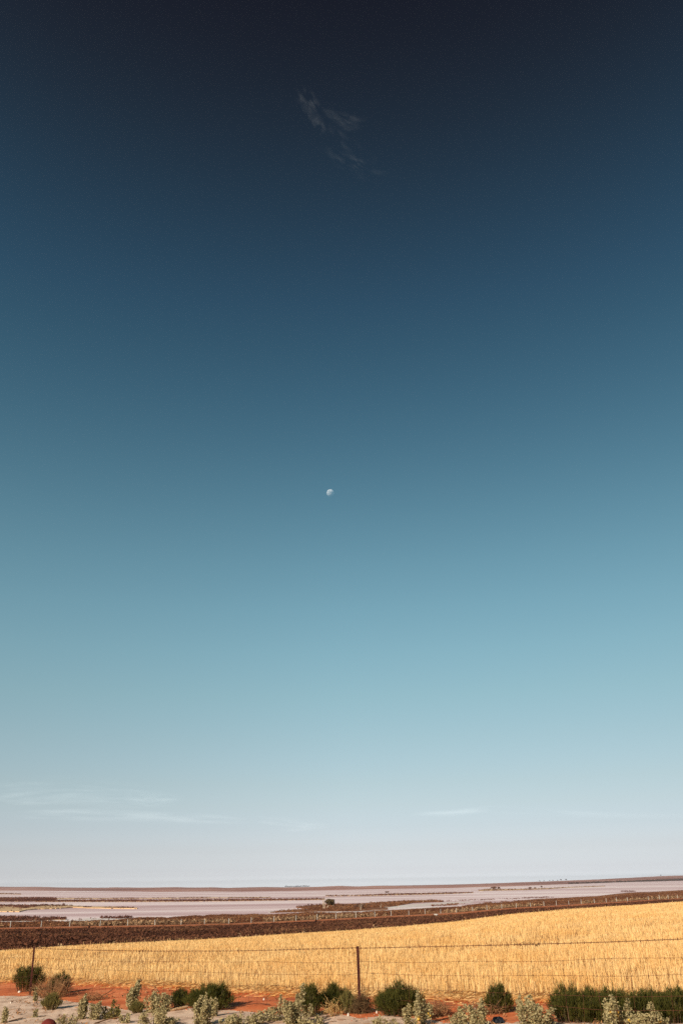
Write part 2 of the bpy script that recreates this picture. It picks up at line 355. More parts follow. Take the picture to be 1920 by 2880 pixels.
# shore band beyond the far track
az, D, t = scatter_between(10, 11, 60000, lo=.04)
X, Y = D * np.sin(az), D * np.cos(az); g = fbm(X * .02, Y * .05, 50, 4) + .16 * (1 - t) - .05 * t
keep = (g > .47) | (RNG.random(len(az)) < .2)
P = xyz(az[keep], D[keep]); S = RNG.uniform(.4, 1.0, len(P)) * np.interp(t[keep], [0, .6, 1], [1, 1, .6])
V, T = clumps(P, S, 9, .5); tag(mesh_np('shore_scrub', V, T, SHOREF), 'patchy brown and tan scrub between the red track and the salt lake', 'scrub', kind='stuff')
az = np.radians(RNG.uniform(-29, 29, 3200)); D = node_at(10, az) + RNG.uniform(3, 16, 3200)
P = xyz(az, D); kk = fbm(P[:, 0] * .08, P[:, 1] * .08, 52, 3) > .47; P = P[kk]; S = RNG.uniform(.7, 1.4, len(P))
V, T = clumps(P, S, 12, .8); tag(mesh_np('pale_tussocks', V, T, PALEF), 'pale tan tussocks behind the white fence posts', 'grass', kind='stuff')

# ------------------------------------------------------------------ stubble
def blades(P, H, Wd, lean):
    n = len(P); yaw = RNG.random(n) * PI; l = RNG.normal(size=(n, 2)) * lean[:, None] * H[:, None]
    d = np.stack([np.cos(yaw), np.sin(yaw), yaw * 0], -1) * Wd[:, None] * .5
    top = P + np.stack([l[:, 0], l[:, 1], H], -1); P = P - np.array([0, 0, .02])
    V = np.stack([P - d, P + d, top + d * .7, top - d * .7], 1).reshape(-1, 3)
    return V, np.arange(len(V)).reshape(-1, 4)
def stubble_pts(n, d0, d1):
    az = np.radians(RNG.uniform(-31, 31, n)); D = np.sqrt(RNG.uniform(d0 ** 2, d1 ** 2, n))
    ok = (D > node_at(4, az) + .1) & (D < node_at(7, az) + 2.5); return az[ok], D[ok]
VV = []; n0 = 0
for n, d0, d1, w, hh in ((110000, 20, 34, .010, .23), (160000, 34, 55, .013, .19), (190000, 55, 80, .018, .17), (190000, 80, 113, .024, .17)):
    az, D = stubble_pts(n, d0, d1); P = xyz(az, D); X, Y = P[:, 0], P[:, 1]
    patch = fbm(X * .35, Y * .35, 60, 3); rows = .5 + .5 * np.sin((X * .55 + Y * .83) * 2 * PI / .9)
    def seg(ax, ay, bx, by):
        u = np.clip(((X - ax) * (bx - ax) + (Y - ay) * (by - ay)) / ((bx - ax) ** 2 + (by - ay) ** 2), 0, 1)
        return np.hypot(X - ax - u * (bx - ax), Y - ay - u * (by - ay))
    wob = (fbm(X * .5, Y * .5, 63, 2) - .5) * .8
    tr = np.minimum(np.minimum(seg(2.3, 38, 5.6, 51), seg(2.3, 38, 9, 36.6)), np.minimum(seg(7.5, 44, 12.5, 50), seg(-14, 47, -4, 43))) + wob
    mark = tr < .42
    flat = fbm(X * .13, Y * .30, 64, 4) > .635
    keep = (RNG.random(len(az)) < .35 + .9 * patch * (.65 + .35 * rows)) & ~((mark & (RNG.random(len(az)) < .85)) | (flat & (RNG.random(len(az)) < .55)))
    P = P[keep]; pt = patch[keep]; k = len(P)
    H = hh * RNG.uniform(.55, 1.25, k) * (.75 + .5 * pt); tall = RNG.random(k) < .012; H[tall] *= 1.7
    V, Q = blades(P, H, w * RNG.uniform(.6, 1.3, k), np.full(k, .13)); VV.append(V)
V = np.concatenate(VV); Q = np.arange(len(V)).reshape(-1, 4)
tag(mesh_np('stubble', V, Q, STRAW), 'golden upright cut wheat stubble filling the sloping field', 'stubble', kind='stuff')
# lying straw along the track edge and thin litter
n = 15000; az = np.radians(RNG.uniform(-31, 31, n)); D = node_at(4, az) + .25 - RNG.random(n) ** 1.3 * 1.15
n2 = 2600; az2 = np.radians(RNG.uniform(-31, 31, n2)); D2 = node_at(4, az2) - RNG.random(n2) ** 2 * 1.6
az = np.concatenate([az, az2]); D = np.concatenate([D, D2]); P = xyz(az, D) + np.array([0, 0, .02]) ; n = len(P)
P[:, 2] += RNG.random(n) * .05
ya = RNG.normal(size=n) * .7; ln = RNG.uniform(.08, .34, n); hl = RNG.uniform(-.05, .2, n) * ln
d = np.stack([np.cos(ya), np.sin(ya), ya * 0], -1) * ln[:, None] * .5; d[:, 2] = hl
u = np.zeros((n, 3)); u[:, 2] = .008; u[:, 1] = -.005
V = np.stack([P - d - u, P + d - u, P + d + u, P - d + u], 1).reshape(-1, 3)
tag(mesh_np('straw_litter', V, np.arange(len(V)).reshape(-1, 4), STRAW), 'loose straw lying along the near edge of the stubble', 'straw', kind='stuff')

# pebbles & crumbs on the sand and the track
def pebbles(name, P, S, m, label, cat):
    ico = np.array([[1, 0, 0], [-1, 0, 0], [0, 1, 0], [0, -1, 0], [0, 0, 1], [0, 0, -1]], float)
    tri = np.array([[0, 2, 4], [2, 1, 4], [1, 3, 4], [3, 0, 4], [2, 0, 5], [1, 2, 5], [3, 1, 5], [0, 3, 5]])
    V = P[:, None] + ico[None] * (S[:, None, None] * RNG.uniform(.6, 1.2, (len(P), 6, 1))) * np.array([1, 1, .6])
    T = tri[None] + (np.arange(len(P)) * 6)[:, None, None]
    o = mesh_np(name, V.reshape(-1, 3), T.reshape(-1, 3), m); tag(o, label, cat, kind='stuff')
az = np.radians(RNG.uniform(-31, 31, 9000)); D = RNG.uniform(15, 30, 9000); ok = D < node_at(3, az) + .3
pebbles('gravel', xyz(az[ok], D[ok]), RNG.uniform(.008, .02, ok.sum()), SAND, 'fine pale gravel lying on the sandy verge', 'gravel')

az = np.radians(RNG.uniform(-31, 31, 14000)); D = RNG.uniform(15, 30, 14000); b1 = node_at(3, az)
ok = (np.abs(D - b1) < .5 * RNG.random(14000) ** 2 + .05) | ((D < node_at(4, az)) & (D > b1) & (RNG.random(14000) < .25))
pebbles('soil_crumbs', xyz(az[ok], D[ok]), RNG.uniform(.01, .03, ok.sum()), RED, 'crumbs of red earth along the edge of the sand', 'soil')
az = np.radians(RNG.uniform(-31, 31, 2600)); D = RNG.uniform(15.5, 28, 2600); ok = (D < node_at(4, az)) & (fbm(az * 60, D * .8, 66, 3) > .5); P = xyz(az[ok], D[ok]); n = len(P); P[:, 2] += .012
ya = RNG.random(n) * PI; ln = RNG.uniform(.04, .22, n); d = np.stack([np.cos(ya), np.sin(ya), ya * 0], -1) * ln[:, None] * .5; u = np.stack([-np.sin(ya), np.cos(ya), ya * 0 + .8], -1) * .005
V = np.stack([P - d - u, P + d - u, P + d + u, P - d + u], 1).reshape(-1, 3)
tag(mesh_np('twig_litter', V, np.arange(len(V)).reshape(-1, 4), DRY), 'small dry twigs and leaf litter strewn on the sand', 'litter', kind='stuff')
az = np.radians(RNG.uniform(-27, 27, 900)); D = RNG.uniform(16, 27, 900); ok = (D < node_at(4, az) - .6) & (fbm(az * 40, D * .5, 67, 3) > .54); P = xyz(az[ok], D[ok])
V, T = clumps(P, RNG.uniform(.04, .13, len(P)), 16, .9); tag(mesh_np('small_weeds', V, T, DRY), 'tiny dry weeds dotted over the sand and red soil', 'weeds', kind='stuff')

# ------------------------------------------------------------------ foreground bushes
def base_on(x, y):
    p = near_hit(x, y)
    for _ in range(4):
        z = gxy(p.x, p.y); r = ray(x, y); t = (z - ZC) / r.z; p = Vector((r.x * t, r.y * t, z))
    return p
def px_m(p):                                   # photograph pixels per metre at a point
    v = M3.transposed() @ (p - Vector((0, 0, ZC))); return F / -v.z
def leaves(Cn, sz, up=.0):
    n = len(Cn); a = RNG.normal(size=(n, 3)); a /= np.linalg.norm(a, axis=1)[:, None]
    b = RNG.normal(size=(n, 3)); b = b - (a * b).sum(1)[:, None] * a; b /= np.linalg.norm(b, axis=1)[:, None]
    a = a * sz[:, None] * .75; b = b * sz[:, None] * .5
    V = np.stack([Cn - a, Cn + b, Cn + a, Cn - b], 1).reshape(-1, 3); return V, np.arange(len(V)).reshape(-1, 4)
def saltbush(x0, x1, y0, y1, label, spires=None, dens=1.0, yellow=0, name='saltbush', m=None, seed=0, lean=0):
    """silvery shrub: leafy upright shoots from one base; x0..x1, y0..y1 its extent in the photograph"""
    xb = (x0 + x1) / 2; p = base_on(xb, y1 - 2); s = px_m(p); w = (x1 - x0) / s * 1.1; h = (y1 - y0) / s * 1.0
    rnd = random.Random(seed or int(x0 * 7 + y0)); root = empty(name, p); tag(root, label, 'bush')
    sd_ = x0 * .37
    n = spires or max(5, int(26 * w * w + 8 * w + 4)); paths = []; Cn = []; dep = min(w, .8)
    for k in range(n):
        u = rnd.uniform(-1, 1); v = rnd.uniform(-1, 1)
        if u * u + v * v > 1.1: continue
        prof = (1 - .38 * abs(u) ** 3) * (.42 + .66 * float(vnoise(u * 2.6 + 50, sd_, 5))) * rnd.uniform(.78, 1.0); hh = h * prof
        if k == 0: hh = h; u = rnd.uniform(-.5, .5)
        ex = Vector((u * w * .48 + lean * hh, v * dep * .4, hh)); b0 = Vector((u * w * (.34 if w > .35 else .12), v * dep * (.25 if w > .35 else .1), -.03))
        mid = b0.lerp(ex, .5) + Vector((rnd.uniform(-.03, .03), 0, 0))
        paths.append(([Vector((0, 0, -.06)), b0, mid, ex], [.006, .009, .006, .003]))
        ln = (ex - b0).length; m_ = int(ln * 400 * dens) + 6
        t = np.array([rnd.random() ** .85 for _ in range(m_)]); P = np.outer((1 - t) ** 2, b0) + np.outer(2 * t * (1 - t), mid) + np.outer(t ** 2, ex)
        rad = (.014 + .036 * np.sin(np.clip(t, 0, 1) * PI * .85 + .3)) * min(1, .45 + w * .6)
        P = P + RNG.normal(size=P.shape) * rad[:, None] * np.array([1, 1, .8]); P[:, 2] = np.maximum(P[:, 2], .01); Cn.append(P)
    Cn = np.concatenate(Cn); V, Q = leaves(Cn, RNG.uniform(.014, .036, len(Cn)))
    mesh_np('foliage', V, Q, m or SALTBUSH, root)
    V, Q = tubes(paths, 4); mesh_np('stems', V, Q, STEM, root)
    if yellow:
        fr_ = np.where((Cn[:, 1] < np.percentile(Cn[:, 1], 25)) & (Cn[:, 2] < h * .62) & (abs(Cn[:, 0]) < w * .3))[0]; idx = RNG.choice(fr_, yellow); c = Cn[idx] + np.array([0, -.02, 0]); V = []
        for q in c:
            for _ in range(5): V.append(q + RNG.normal(size=3) * .012)
        V, Q = leaves(np.array(V), np.full(len(V), .032)); mesh_np('yellow_leaves', V, Q, YELLOW, root)
    return root
def needlebush(x0, x1, y0, y1, label, m=None, dens=1.0, name='green_bush', seed=0, stem=True, spiky=1.0, back=0, pw=2.6):
    """dome of fine upright needles fanning out from the base"""
    xb = (x0 + x1) / 2; p = base_on(xb, y1 - 3); s = px_m(p); w = (x1 - x0) / s; h = (y1 - y0) / s
    if back: p = Vector((p.x, p.y + back, gxy(p.x, p.y + back)))
    root = empty(name, p); tag(root, label, 'bush'); dep = min(w, 1.3) * .8
    n = int(210 * w * dep * dens ** .5) + 60
    u = RNG.random(n) * 2 * PI; r = np.sqrt(RNG.random(n)); fx = r * np.cos(u); fy = r * np.sin(u)
    lump = .74 + .75 * (fbm(fx * 2.0 + p.x * 3 + 50, fy * 2.0 + p.y + 50, 70 + seed, 3) - .3)
    hh = h * np.sqrt(np.maximum(.10, 1 - r ** pw * .9)) * lump * RNG.uniform(.76, 1.06, n)
    ex = np.stack([fx * w * .5, fy * dep * .5, hh], -1); b0 = np.stack([fx * w * (.30 if pw < 5 else .44), fy * dep * .26, fx * 0], -1)
    m_ = int(26 * dens) + 6; t = RNG.random((n, m_)) ** (.68 if pw < 5 else .85)
    c = b0[:, None] * (1 - t[..., None]) + ex[:, None] * t[..., None]; c[..., 2] += .12 * h * np.sin(t * PI)
    dr = (ex - b0); dr /= np.linalg.norm(dr, axis=1)[:, None]
    c = (c + RNG.normal(size=c.shape) * .022).reshape(-1, 3); k = len(c)
    d = np.repeat(dr, m_, 0) * .8 + np.array([0, 0, .35]) + RNG.normal(size=(k, 3)) * .32 * spiky; d /= np.linalg.norm(d, axis=1)[:, None]
    L = RNG.uniform(.04, .10, k); sd = np.cross(d, RNG.normal(size=(k, 3))); sd /= np.linalg.norm(sd, axis=1)[:, None]
    sd *= .0042; c[:, 2] = np.maximum(c[:, 2], .0); tip = c + d * L[:, None]
    V = np.stack([c - sd, c + sd, tip + sd * .3, tip - sd * .3], 1).reshape(-1, 3)
    mesh_np('foliage', V, np.arange(len(V)).reshape(-1, 4), m or GREEN, root)
    if stem:
        idx = RNG.choice(n, min(n, 50), replace=False)
        V, Q = tubes([([np.array([0, 0, -.06]), b0[i] - np.array([0, 0, .03]), (b0[i] + ex[i]) * .5 + np.array([0, 0, .08 * h]), ex[i] * .93], [.005, .008, .005, .002]) for i in idx], 4)
        mesh_np('stems', V, Q, STEM, root)
    return root
def twigs(x0, x1, y0, y1, label, m=None, n=90, name='dry_bush', curl=.25):
    xb = (x0 + x1) / 2; p = base_on(xb, y1 - 2); s = px_m(p); w = (x1 - x0) / s; h = (y1 - y0) / s
    root = empty(name, p); tag(root, label, 'bush'); paths = []
    for k in range(n):
        u = random.uniform(-1, 1); b0 = Vector((u * w * .2, random.uniform(-.2, .2) * w, -.02))
        e = Vector((u * w * .5, random.uniform(-.4, .4) * w, h * random.uniform(.35, 1) * (1 - .5 * u * u)))
        mid = b0.lerp(e, .5) + Vector([random.gauss(0, curl * .25 * h) for _ in range(3)])
        paths.append(([b0, mid, e], [.005, .0035, .0018]))
        for _ in range(3):
            q = mid.lerp(e, random.random()); paths.append(([q, q + Vector([random.gauss(0, .05) for _ in range(3)]), q + Vector([random.gauss(0, .09) for _ in range(3)])], .0022))
    V, Q = tubes(paths, 4); V[:, 2] = np.maximum(V[:, 2], -.02); mesh_np('twigs', V, Q, m or DRY, root)
    return root

needlebush(17, 112, 2718, 2796, 'large dark green bush wrapped round the left rusty post', seed=1, back=.45)
needlebush(132, 200, 2744, 2798, 'dark green bush just right of the left rusty post, brown grass round its foot', seed=2)
twigs(84, 215, 2750, 2806, 'tangle of dry brown twigs between the two dark green bushes at left', n=150)
needlebush(115, 172, 2803, 2842, 'small olive bush alone on the pale sand at left, casting a thin shadow', m=OLIVE, dens=.8, seed=3)
saltbush(93, 105, 2783, 2818, 'thin grey sprig at the sand edge below the left green bushes', spires=5)
saltbush(94, 106, 2831, 2863, 'thin grey-green sprig on open sand left of the small olive bush', spires=6)
saltbush(1, 19, 2839, 2879, 'narrow grey-green sprig at the far left edge of the sand', spires=8)
saltbush(352, 387, 2762, 2842, 'tall narrow pointed saltbush standing against the red track', spires=22, lean=.12, dens=1.3)
saltbush(217, 245, 2805, 2868, 'upright column shaped saltbush at the left end of a clump on the sand', spires=16)
saltbush(245, 300, 2815, 2868, 'spreading saltbush beside the column shaped one on the sand')
saltbush(286, 337, 2824, 2866, 'low olive tinted saltbush with a brownish top, right end of its clump', m=OLIVE)
twigs(222, 290, 2796, 2816, 'flat brown dry weed on the red soil above the saltbush clump', n=60)
needlebush(368, 404, 2827, 2851, 'small rounded yellowish bush at the foot of the tall narrow saltbush', m=OLIVE, dens=.8, seed=4)
saltbush(404, 486, 2789, 2848, 'wide saltbush with several pale peaks beside the dark green hedge at left centre')
saltbush(392, 500, 2842, 2888, 'wide low saltbush cut by the bottom edge below the many peaked saltbush')
needlebush(478, 530, 2793, 2836, 'small dark green bush tucked behind the many peaked saltbush', seed=5)
needlebush(515, 660, 2778, 2844, 'broad olive green feathery bush behind the pale saltbush at left centre', seed=6, dens=1.1)
saltbush(541, 602, 2808, 2888, 'full pale saltbush in front of the broad feathery green bush', dens=1.2)
saltbush(585, 622, 2815, 2860, 'small pale shoot leaning out on the right of the full saltbush', spires=8)
saltbush(335, 372, 2855, 2879, 'tiny reddish grey sprig on the sand right of the thin stick shadow', spires=8)
saltbush(150, 222, 2858, 2886, 'sparse low grey weed at the bottom edge beside the maroon stone', spires=12, dens=.5)
saltbush(622, 742, 2856, 2890, 'low grey saltbush running along the bottom edge at left centre')
saltbush(730, 812, 2812, 2871, 'rounded grey saltbush with a flat top left of the tall pair')
saltbush(800, 878, 2784, 2886, 'tallest saltbush, rising in front of the green bushes left of the middle post', dens=1.2)
saltbush(840, 908, 2862, 2888, 'low saltbush tips at the foot of the tallest saltbush', dens=.8)
needlebush(836, 912, 2776, 2862, 'dark green bush directly behind the tallest saltbush', seed=7)
needlebush(896, 978, 2778, 2848, 'green bush between the tallest saltbush and the middle post', seed=8)
twigs(915, 962, 2822, 2859, 'curly yellow dry grass clump drooping onto the sand left of the middle post', m=STRAW, n=26, curl=.9)
needlebush(958, 1004, 2796, 2852, 'small dull green bush touching the left side of the middle post', m=OLIVE, seed=21)
twigs(990, 1044, 2800, 2852, 'dark brown twiggy bush round the foot of the middle post', n=150, m=mat('dark_twigs', [(.12, .07, .03), (.2, .12, .06)], nscale=5))
needlebush(1047, 1200, 2779, 2858, 'large round dark green bush just right of the middle post', seed=9, dens=1.1)
saltbush(1133, 1200, 2800, 2886, 'pale saltbush with two tall tips in front of the large round green bush', yellow=4, dens=1.2)
saltbush(1185, 1224, 2830, 2868, 'short pale saltbush shoots right of the two tipped saltbush', yellow=1)
saltbush(1046, 1114, 2864, 2888, 'faint row of pale weed tips at the bottom edge right of the middle post', spires=12, dens=.6)
twigs(1196, 1268, 2816, 2860, 'loose reddish twigs lying on the red soil right of the two tipped saltbush', n=70)
saltbush(1262, 1326, 2834, 2888, 'pale saltbush at the bottom edge, left one beside the black scrap')
saltbush(1318, 1378, 2818, 2888, 'pale saltbush with one raised tip left of the black scrap')
needlebush(1362, 1444, 2784, 2852, 'spiky dark green bush standing free on the red soil at right centre', seed=10, spiky=.7)
twigs(1320, 1420, 2822, 2854, 'dry brown litter and twigs under the spiky green bush', n=90)
saltbush(1445, 1555, 2812, 2888, 'widest pale saltbush, between the black scrap and the right green hedge', dens=1.1)
needlebush(1543, 1668, 2784, 2876, 'tall dark green bush with pale twigs at the left end of the right hedge', seed=11, dens=1.2)
twigs(1572, 1650, 2805, 2872, 'pale crooked twigs poking through the left end of the right hedge', m=OLIVE, n=40, curl=.6)
needlebush(1625, 1780, 2798, 2876, 'dark green hedge bush behind the saltbush with yellow leaves', seed=12, dens=1.5, pw=6)
needlebush(1730, 1875, 2801, 2876, 'dark green hedge bush between the two right saltbushes', seed=13, dens=1.5, pw=6)
needlebush(1835, 1985, 2794, 2878, 'dark green hedge bush cut by the right edge of the picture', seed=14, dens=1.5, pw=6)
saltbush(1700, 1779, 2810, 2890, 'pale rounded saltbush with bright yellow leaves before the right hedge', yellow=6, dens=1.3)
saltbush(1800, 1884, 2833, 2890, 'pale saltbush with finger like tips, rightmost in front of the hedge', yellow=1, dens=1.2)
saltbush(1775, 1812, 2858, 2890, 'small pale saltbush tips at the bottom edge between two larger ones', spires=9)

# ------------------------------------------------------------------ near fence
Pc = base_on(1012, 2851); Pl0 = near_hit(86, 2797)
Pl = Vector((Pl0.x, Pl0.y, gxy(Pl0.x, Pl0.y)))
stepv = Vector((Pc.x - Pl.x, Pc.y - Pl.y, 0))
def post_top(x, y, p):                          # height so that the top shows at pixel row y
    a, te = azt(x, y); return ZC + te * math.hypot(p.x, p.y)
topc = post_top(1008, 2666, Pc); topl = post_top(97, 2667, Pl)
Pr = Vector((Pc.x + stepv.x, Pc.y + stepv.y, 0)); Pr.z = gxy(Pr.x, Pr.y)
# the top wire leaves the picture at (1920, 2630): find the right post height that gives it
best = None
for k in range(0, 1201):
    u = k / 1200; q = Pc.lerp(Pr, u); v = M3.transposed() @ (Vector((q.x, q.y, 0)) - Vector((0, 0, ZC)))
    if abs(F * v.x / -v.z + 960 - 1920) < 12:
        zz = post_top(1920, 2630, q); best = topc + (zz - topc) / u
topr = best if best else Pr.z + 1.2
Pll = Vector((Pl.x - stepv.x, Pl.y - stepv.y, 0)); Pll.z = gxy(Pll.x, Pll.y); topll = topl - .3
print('fence', Pc, Pl, Pr, topc - Pc.z, topl - Pl.z, topr - Pr.z, stepv.length)
fence = empty('wire_fence', Pc); tag(fence, 'rusty steel post and barbed wire fence with square mesh along the sand', 'fence')
def fobj(name, V, Q, m, lab=None):
    V = np.asarray(V) - np.array(Pc); o = mesh_np(name, V, Q, m, fence)
    if lab: o['label'] = lab
    return o
def star_post(p, top, lx):
    # Y section steel picket: three flanges
    base = np.array([p.x, p.y, p.z - .1]); tp = np.array([p.x + lx, p.y, top + .03]); V = []; Q = []
    for a in (PI / 2, PI / 2 + 2.0944, PI / 2 + 4.18879):
        dv = np.array([math.cos(a), math.sin(a), 0]); s = np.array([-math.sin(a), math.cos(a), 0]) * .006
        n0 = len(V)
        for q in (base, tp):
            for c in (-s, dv * .029 - s, dv * .029 + s, s): V.append(q + c)
        for f in ((0, 1, 5, 4), (1, 2, 6, 5), (2, 3, 7, 6), (3, 0, 4, 7), (4, 5, 6, 7)): Q.append([n0 + i for i in f])
    fobj('post', V, Q, RUST)
posts = [(Pll, topll), (Pl, topl), (Pc, topc), (Pr, topr)]
for (p, tp), lx in zip(posts, (0, -.05, -.02, 0)): star_post(p, tp, lx)
def wire_pts(f, sag, n=60, jit=0.0, seed=1):
    """f: fraction of post height; returns the polyline through all spans"""
    pts = []
    for (a, ta), (b, tb) in zip(posts[:-1], posts[1:]):
        za = a.z + (ta - a.z) * f; zb = b.z + (tb - b.z) * f
        for k in range(n):
            u = k / n; x = a.x + (b.x - a.x) * u; y = a.y + (b.y - a.y) * u
            z = za + (zb - za) * u - sag * 4 * u * (1 - u) + jit * (vnoise(u * 9, x * .1, seed) - .5)
            pts.append(Vector((x, y - .03, float(z))))
    return pts
tw = wire_pts(1.0, .06, 100, .015)
paths = [(tw, .005)]
for (a, b) in zip(tw[:-1], tw[1:]):
    q = a.lerp(b, .5)
    for s in (-1, 1):
        dv = Vector((random.gauss(0, .3), random.gauss(0, .3), s)).normalized() * .02
        paths.append(([q - dv, q, q + dv], .0036))
V, Q = tubes(paths, 4); fobj('barbed_wire', V, Q, WIRE)
for xx in (397, 1466, 1504):
    q = min(tw, key=lambda v: abs(F * (M3.transposed() @ (v - Vector((0, 0, ZC)))).x / -(M3.transposed() @ (v - Vector((0, 0, ZC)))).z + 960 - xx))
    clump_paths = []
    for _ in range(12):
        c = q + Vector((random.gauss(0, .05), random.gauss(0, .008), random.gauss(0, .006)))
        clump_paths.append(([c, c + Vector([random.gauss(0, .02) for _ in range(3)]), c + Vector([random.gauss(0, .018) for _ in range(3)])], .0035))
    V, Q = tubes(clump_paths, 4); fobj('caught_twigs', V, Q, WIRE)
fr = [.79, .60, .40, .24, .07]; lines = [wire_pts(f, .05 + .01 * i, 40, .05 + .03 * i, 3 + i) for i, f in enumerate(fr)]
V, Q = tubes([(l, .0023) for l in lines], 4); fobj('line_wires', V, Q, WIRE)
paths = []; L0 = lines[0]; cum = 0; nxt = .1
for k in range(len(L0) - 1):
    seg = (L0[k + 1] - L0[k]).length
    while cum + seg > nxt:
        u = (nxt - cum) / seg; pts = [l[k].lerp(l[k + 1], u) + Vector((random.gauss(0, .008), 0, 0)) for l in lines]
        paths.append((pts, .0020)); nxt += .30
        for q in pts[:-1]:
            dv = Vector((.008, 0, .008)); paths.append(([q - dv, q, q + dv], .0042))
    cum += seg
V, Q = tubes(paths, 4); fobj('upright_wires', V, Q, WIRE)

# fallen barbed wire, sticks, and dark rods standing in for stick shadows
def sticks(name, pxpts, r, m, label, cat, lift=.02):
    P = []
    for x, y, h in pxpts: p = base_on(x, y); P.append(Vector((p.x, p.y, p.z + lift + h)))
    o_ = P[0].copy(); V, Q = tubes([(P, r)], 6); o = mesh_np(name, V - np.array(o_), Q, m); o.location = o_; tag(o, label, cat); return o
sticks('fallen_wire', [(657, 2838, .02), (680, 2834, .02), (705, 2831, .03), (730, 2828.5, .03), (760, 2829, .0)], .008, WIRE, 'loose barbed strand sagging onto the red soil left of the tallest saltbush', 'wire')
sticks('stick', [(286, 2804, 0), (300, 2799, .02), (316, 2791, .05)], .012, DRY, 'dark slanting stick on the red track right of the left green bushes', 'stick')
sticks('stick', [(400, 2776, 0), (428, 2777, .03), (446, 2792, .0)], .010, DRY, 'thin bent branch on the red track above the many peaked saltbush', 'stick')
sticks('stick', [(26, 2875, 0), (44, 2872, .01), (64, 2867, .01)], .010, DRY, 'thin dark rod standing in for a stick shadow on the sand near the far left sprig', 'stick')  # cast shadow of a dead stick, built as dark geometry
sticks('stick', [(268, 2881, 0), (305, 2872, .02), (352, 2864, .02)], .013, DRY, 'long curved dark rod in place of a cast shadow on the sand at the bottom edge', 'stick')  # curved shadow streak modelled as a dark tube on the sand
sticks('log', [(478, 2845, 0), (504, 2841, .01), (528, 2836, .01)], [.03, .04, .03], mat('pale_log', [(.6, .35, .18), (.75, .5, .3)]), 'short pale broken log on the sand between two saltbushes', 'log', .02)

# stones
def rock(name, x, y, w, h, m, label, cat='stone', seed=1, sink=.3):
    p = base_on(x, y); s = px_m(p); W_ = w / s / 2; H_ = h / s
    import bmesh
    bm = bmesh.new(); bmesh.ops.create_icosphere(bm, subdivisions=3, radius=1)
    for v in bm.verts:
        n = float(fbm(v.co.x * 1.3 + seed * 5 + 9, v.co.y * 1.3 + v.co.z * 2.1 + 9, seed, 3)); f = .8 + .4 * n
        v.co = Vector((v.co.x * W_ * f, v.co.y * W_ * .8 * f, v.co.z * H_ * f))
    me = bpy.data.meshes.new(name); bm.to_mesh(me); bm.free(); me.materials.append(m)
    for q in me.polygons: q.use_smooth = True
    o = bpy.data.objects.new(name, me); C.objects.link(o); o.location = p + Vector((0, 0, H_ * (.6 - sink))); tag(o, label, cat); return o
rock('boulder', 133, 2908, 56, 24, MAROON, 'rounded dark maroon boulder at the bottom edge, left half lit', 'boulder', 3, .1)
rock('stone', 1048, 2842, 6, 5, STONE, 'small white stone on red soil right of the middle post, upper one', seed=4)
rock('stone', 1059, 2850, 5, 6, STONE, 'small white upright stone below another, beside the round green bush', seed=5)
rock('stone', 979, 2858, 6, 6, STONE, 'small white stone on the sand edge left of the middle post', seed=6)
rock('stone', 742, 2813, 5, 4, STONE, 'tiny white stone on the red track near the left centre saltbush', seed=7)
rock('stone', 55, 2792, 8, 4, STONE, 'small bluish white stone under the large left green bush', seed=8)
rock('stone', 1335, 2841, 10, 5, STONE, 'flat pale stone on the red soil left of the spiky green bush', seed=9)
rock('stone', 31, 2822, 4, 3, STONE, 'tiny white stone alone on the pale sand at left', seed=10)

# crumpled black scrap
p = base_on(1401, 2876); s = px_m(p); n = 22; V = []
for i in range(n):
    for j in range(n):
        u, v = i / (n - 1) * 2 - 1, j / (n - 1) * 2 - 1
        r = 1 - .25 * vnoise(math.atan2(v, u) * 2 + 9, 3, 5)
        z = (.085 * (1 - u * u * .9) * (1 - v * v) + .09 * (fbm(u * 2.5 + 5, v * 2.5 + 9, 12, 3) - .45)) * (1.0)
        V.append((u * 19 / s * r, v * .16 * r, max(float(z), -.02) + .01))
Q = [[i * n + j, (i + 1) * n + j, (i + 1) * n + j + 1, i * n + j + 1] for i in range(n - 1) for j in range(n - 1)]
o = mesh_np('plastic_scrap', V, Q, BLACKP); o.location = p; sm = o.modifiers.new('s', 'SOLIDIFY'); sm.thickness = .006
tag(o, 'crumpled black plastic scrap on red soil between two pale saltbushes', 'litter')

# ------------------------------------------------------------------ far fence with white posts
PX = [28, 115, 195, 281, 358.5, 435, 509, 575, 643, 706, 770, 832, 892, 944.5, 1000, 1053, 1099, 1148.5, 1194, 1238, 1282, 1328, 1368, 1410, 1451, 1491, 1529, 1564, 1599, 1634, 1671, 1705, 1734, 1765, 1824, 1855, 1880, 1907]
PX = [-148, -60] + PX + [1935, 1962]
pts = []
for x in PX:
    yy = 2600 if x < 900 else 2560
    a, _ = azt(x, yy - (x - 960) * .02); D = float(node_at(10, np.array([a]))[0]) + .8
    X, Y = D * math.sin(a), D * math.cos(a); pts.append(Vector((X, Y, gxy(X, Y))))
root = empty('white_post_fence', pts[14]); tag(root, 'long far fence of thin white posts beyond the red track', 'fence')
for k, q in enumerate(pts):
    h = random.uniform(1.2, 1.4); w = .06; dx = random.uniform(-.04, .04)
    V, Q = tubes([([q - Vector((0, 0, .1)), q + Vector((dx, 0, h))], w)], 4)
    mesh_np('post', V - np.array(pts[14]), Q, WHITEPOST, root)
V, Q = tubes([([q + Vector((0, 0, z)) for q in pts], .006) for z in (.3, .6, .9, 1.1)], 4)
mesh_np('line_wires', V - np.array(pts[14]), Q, WIRE, root)

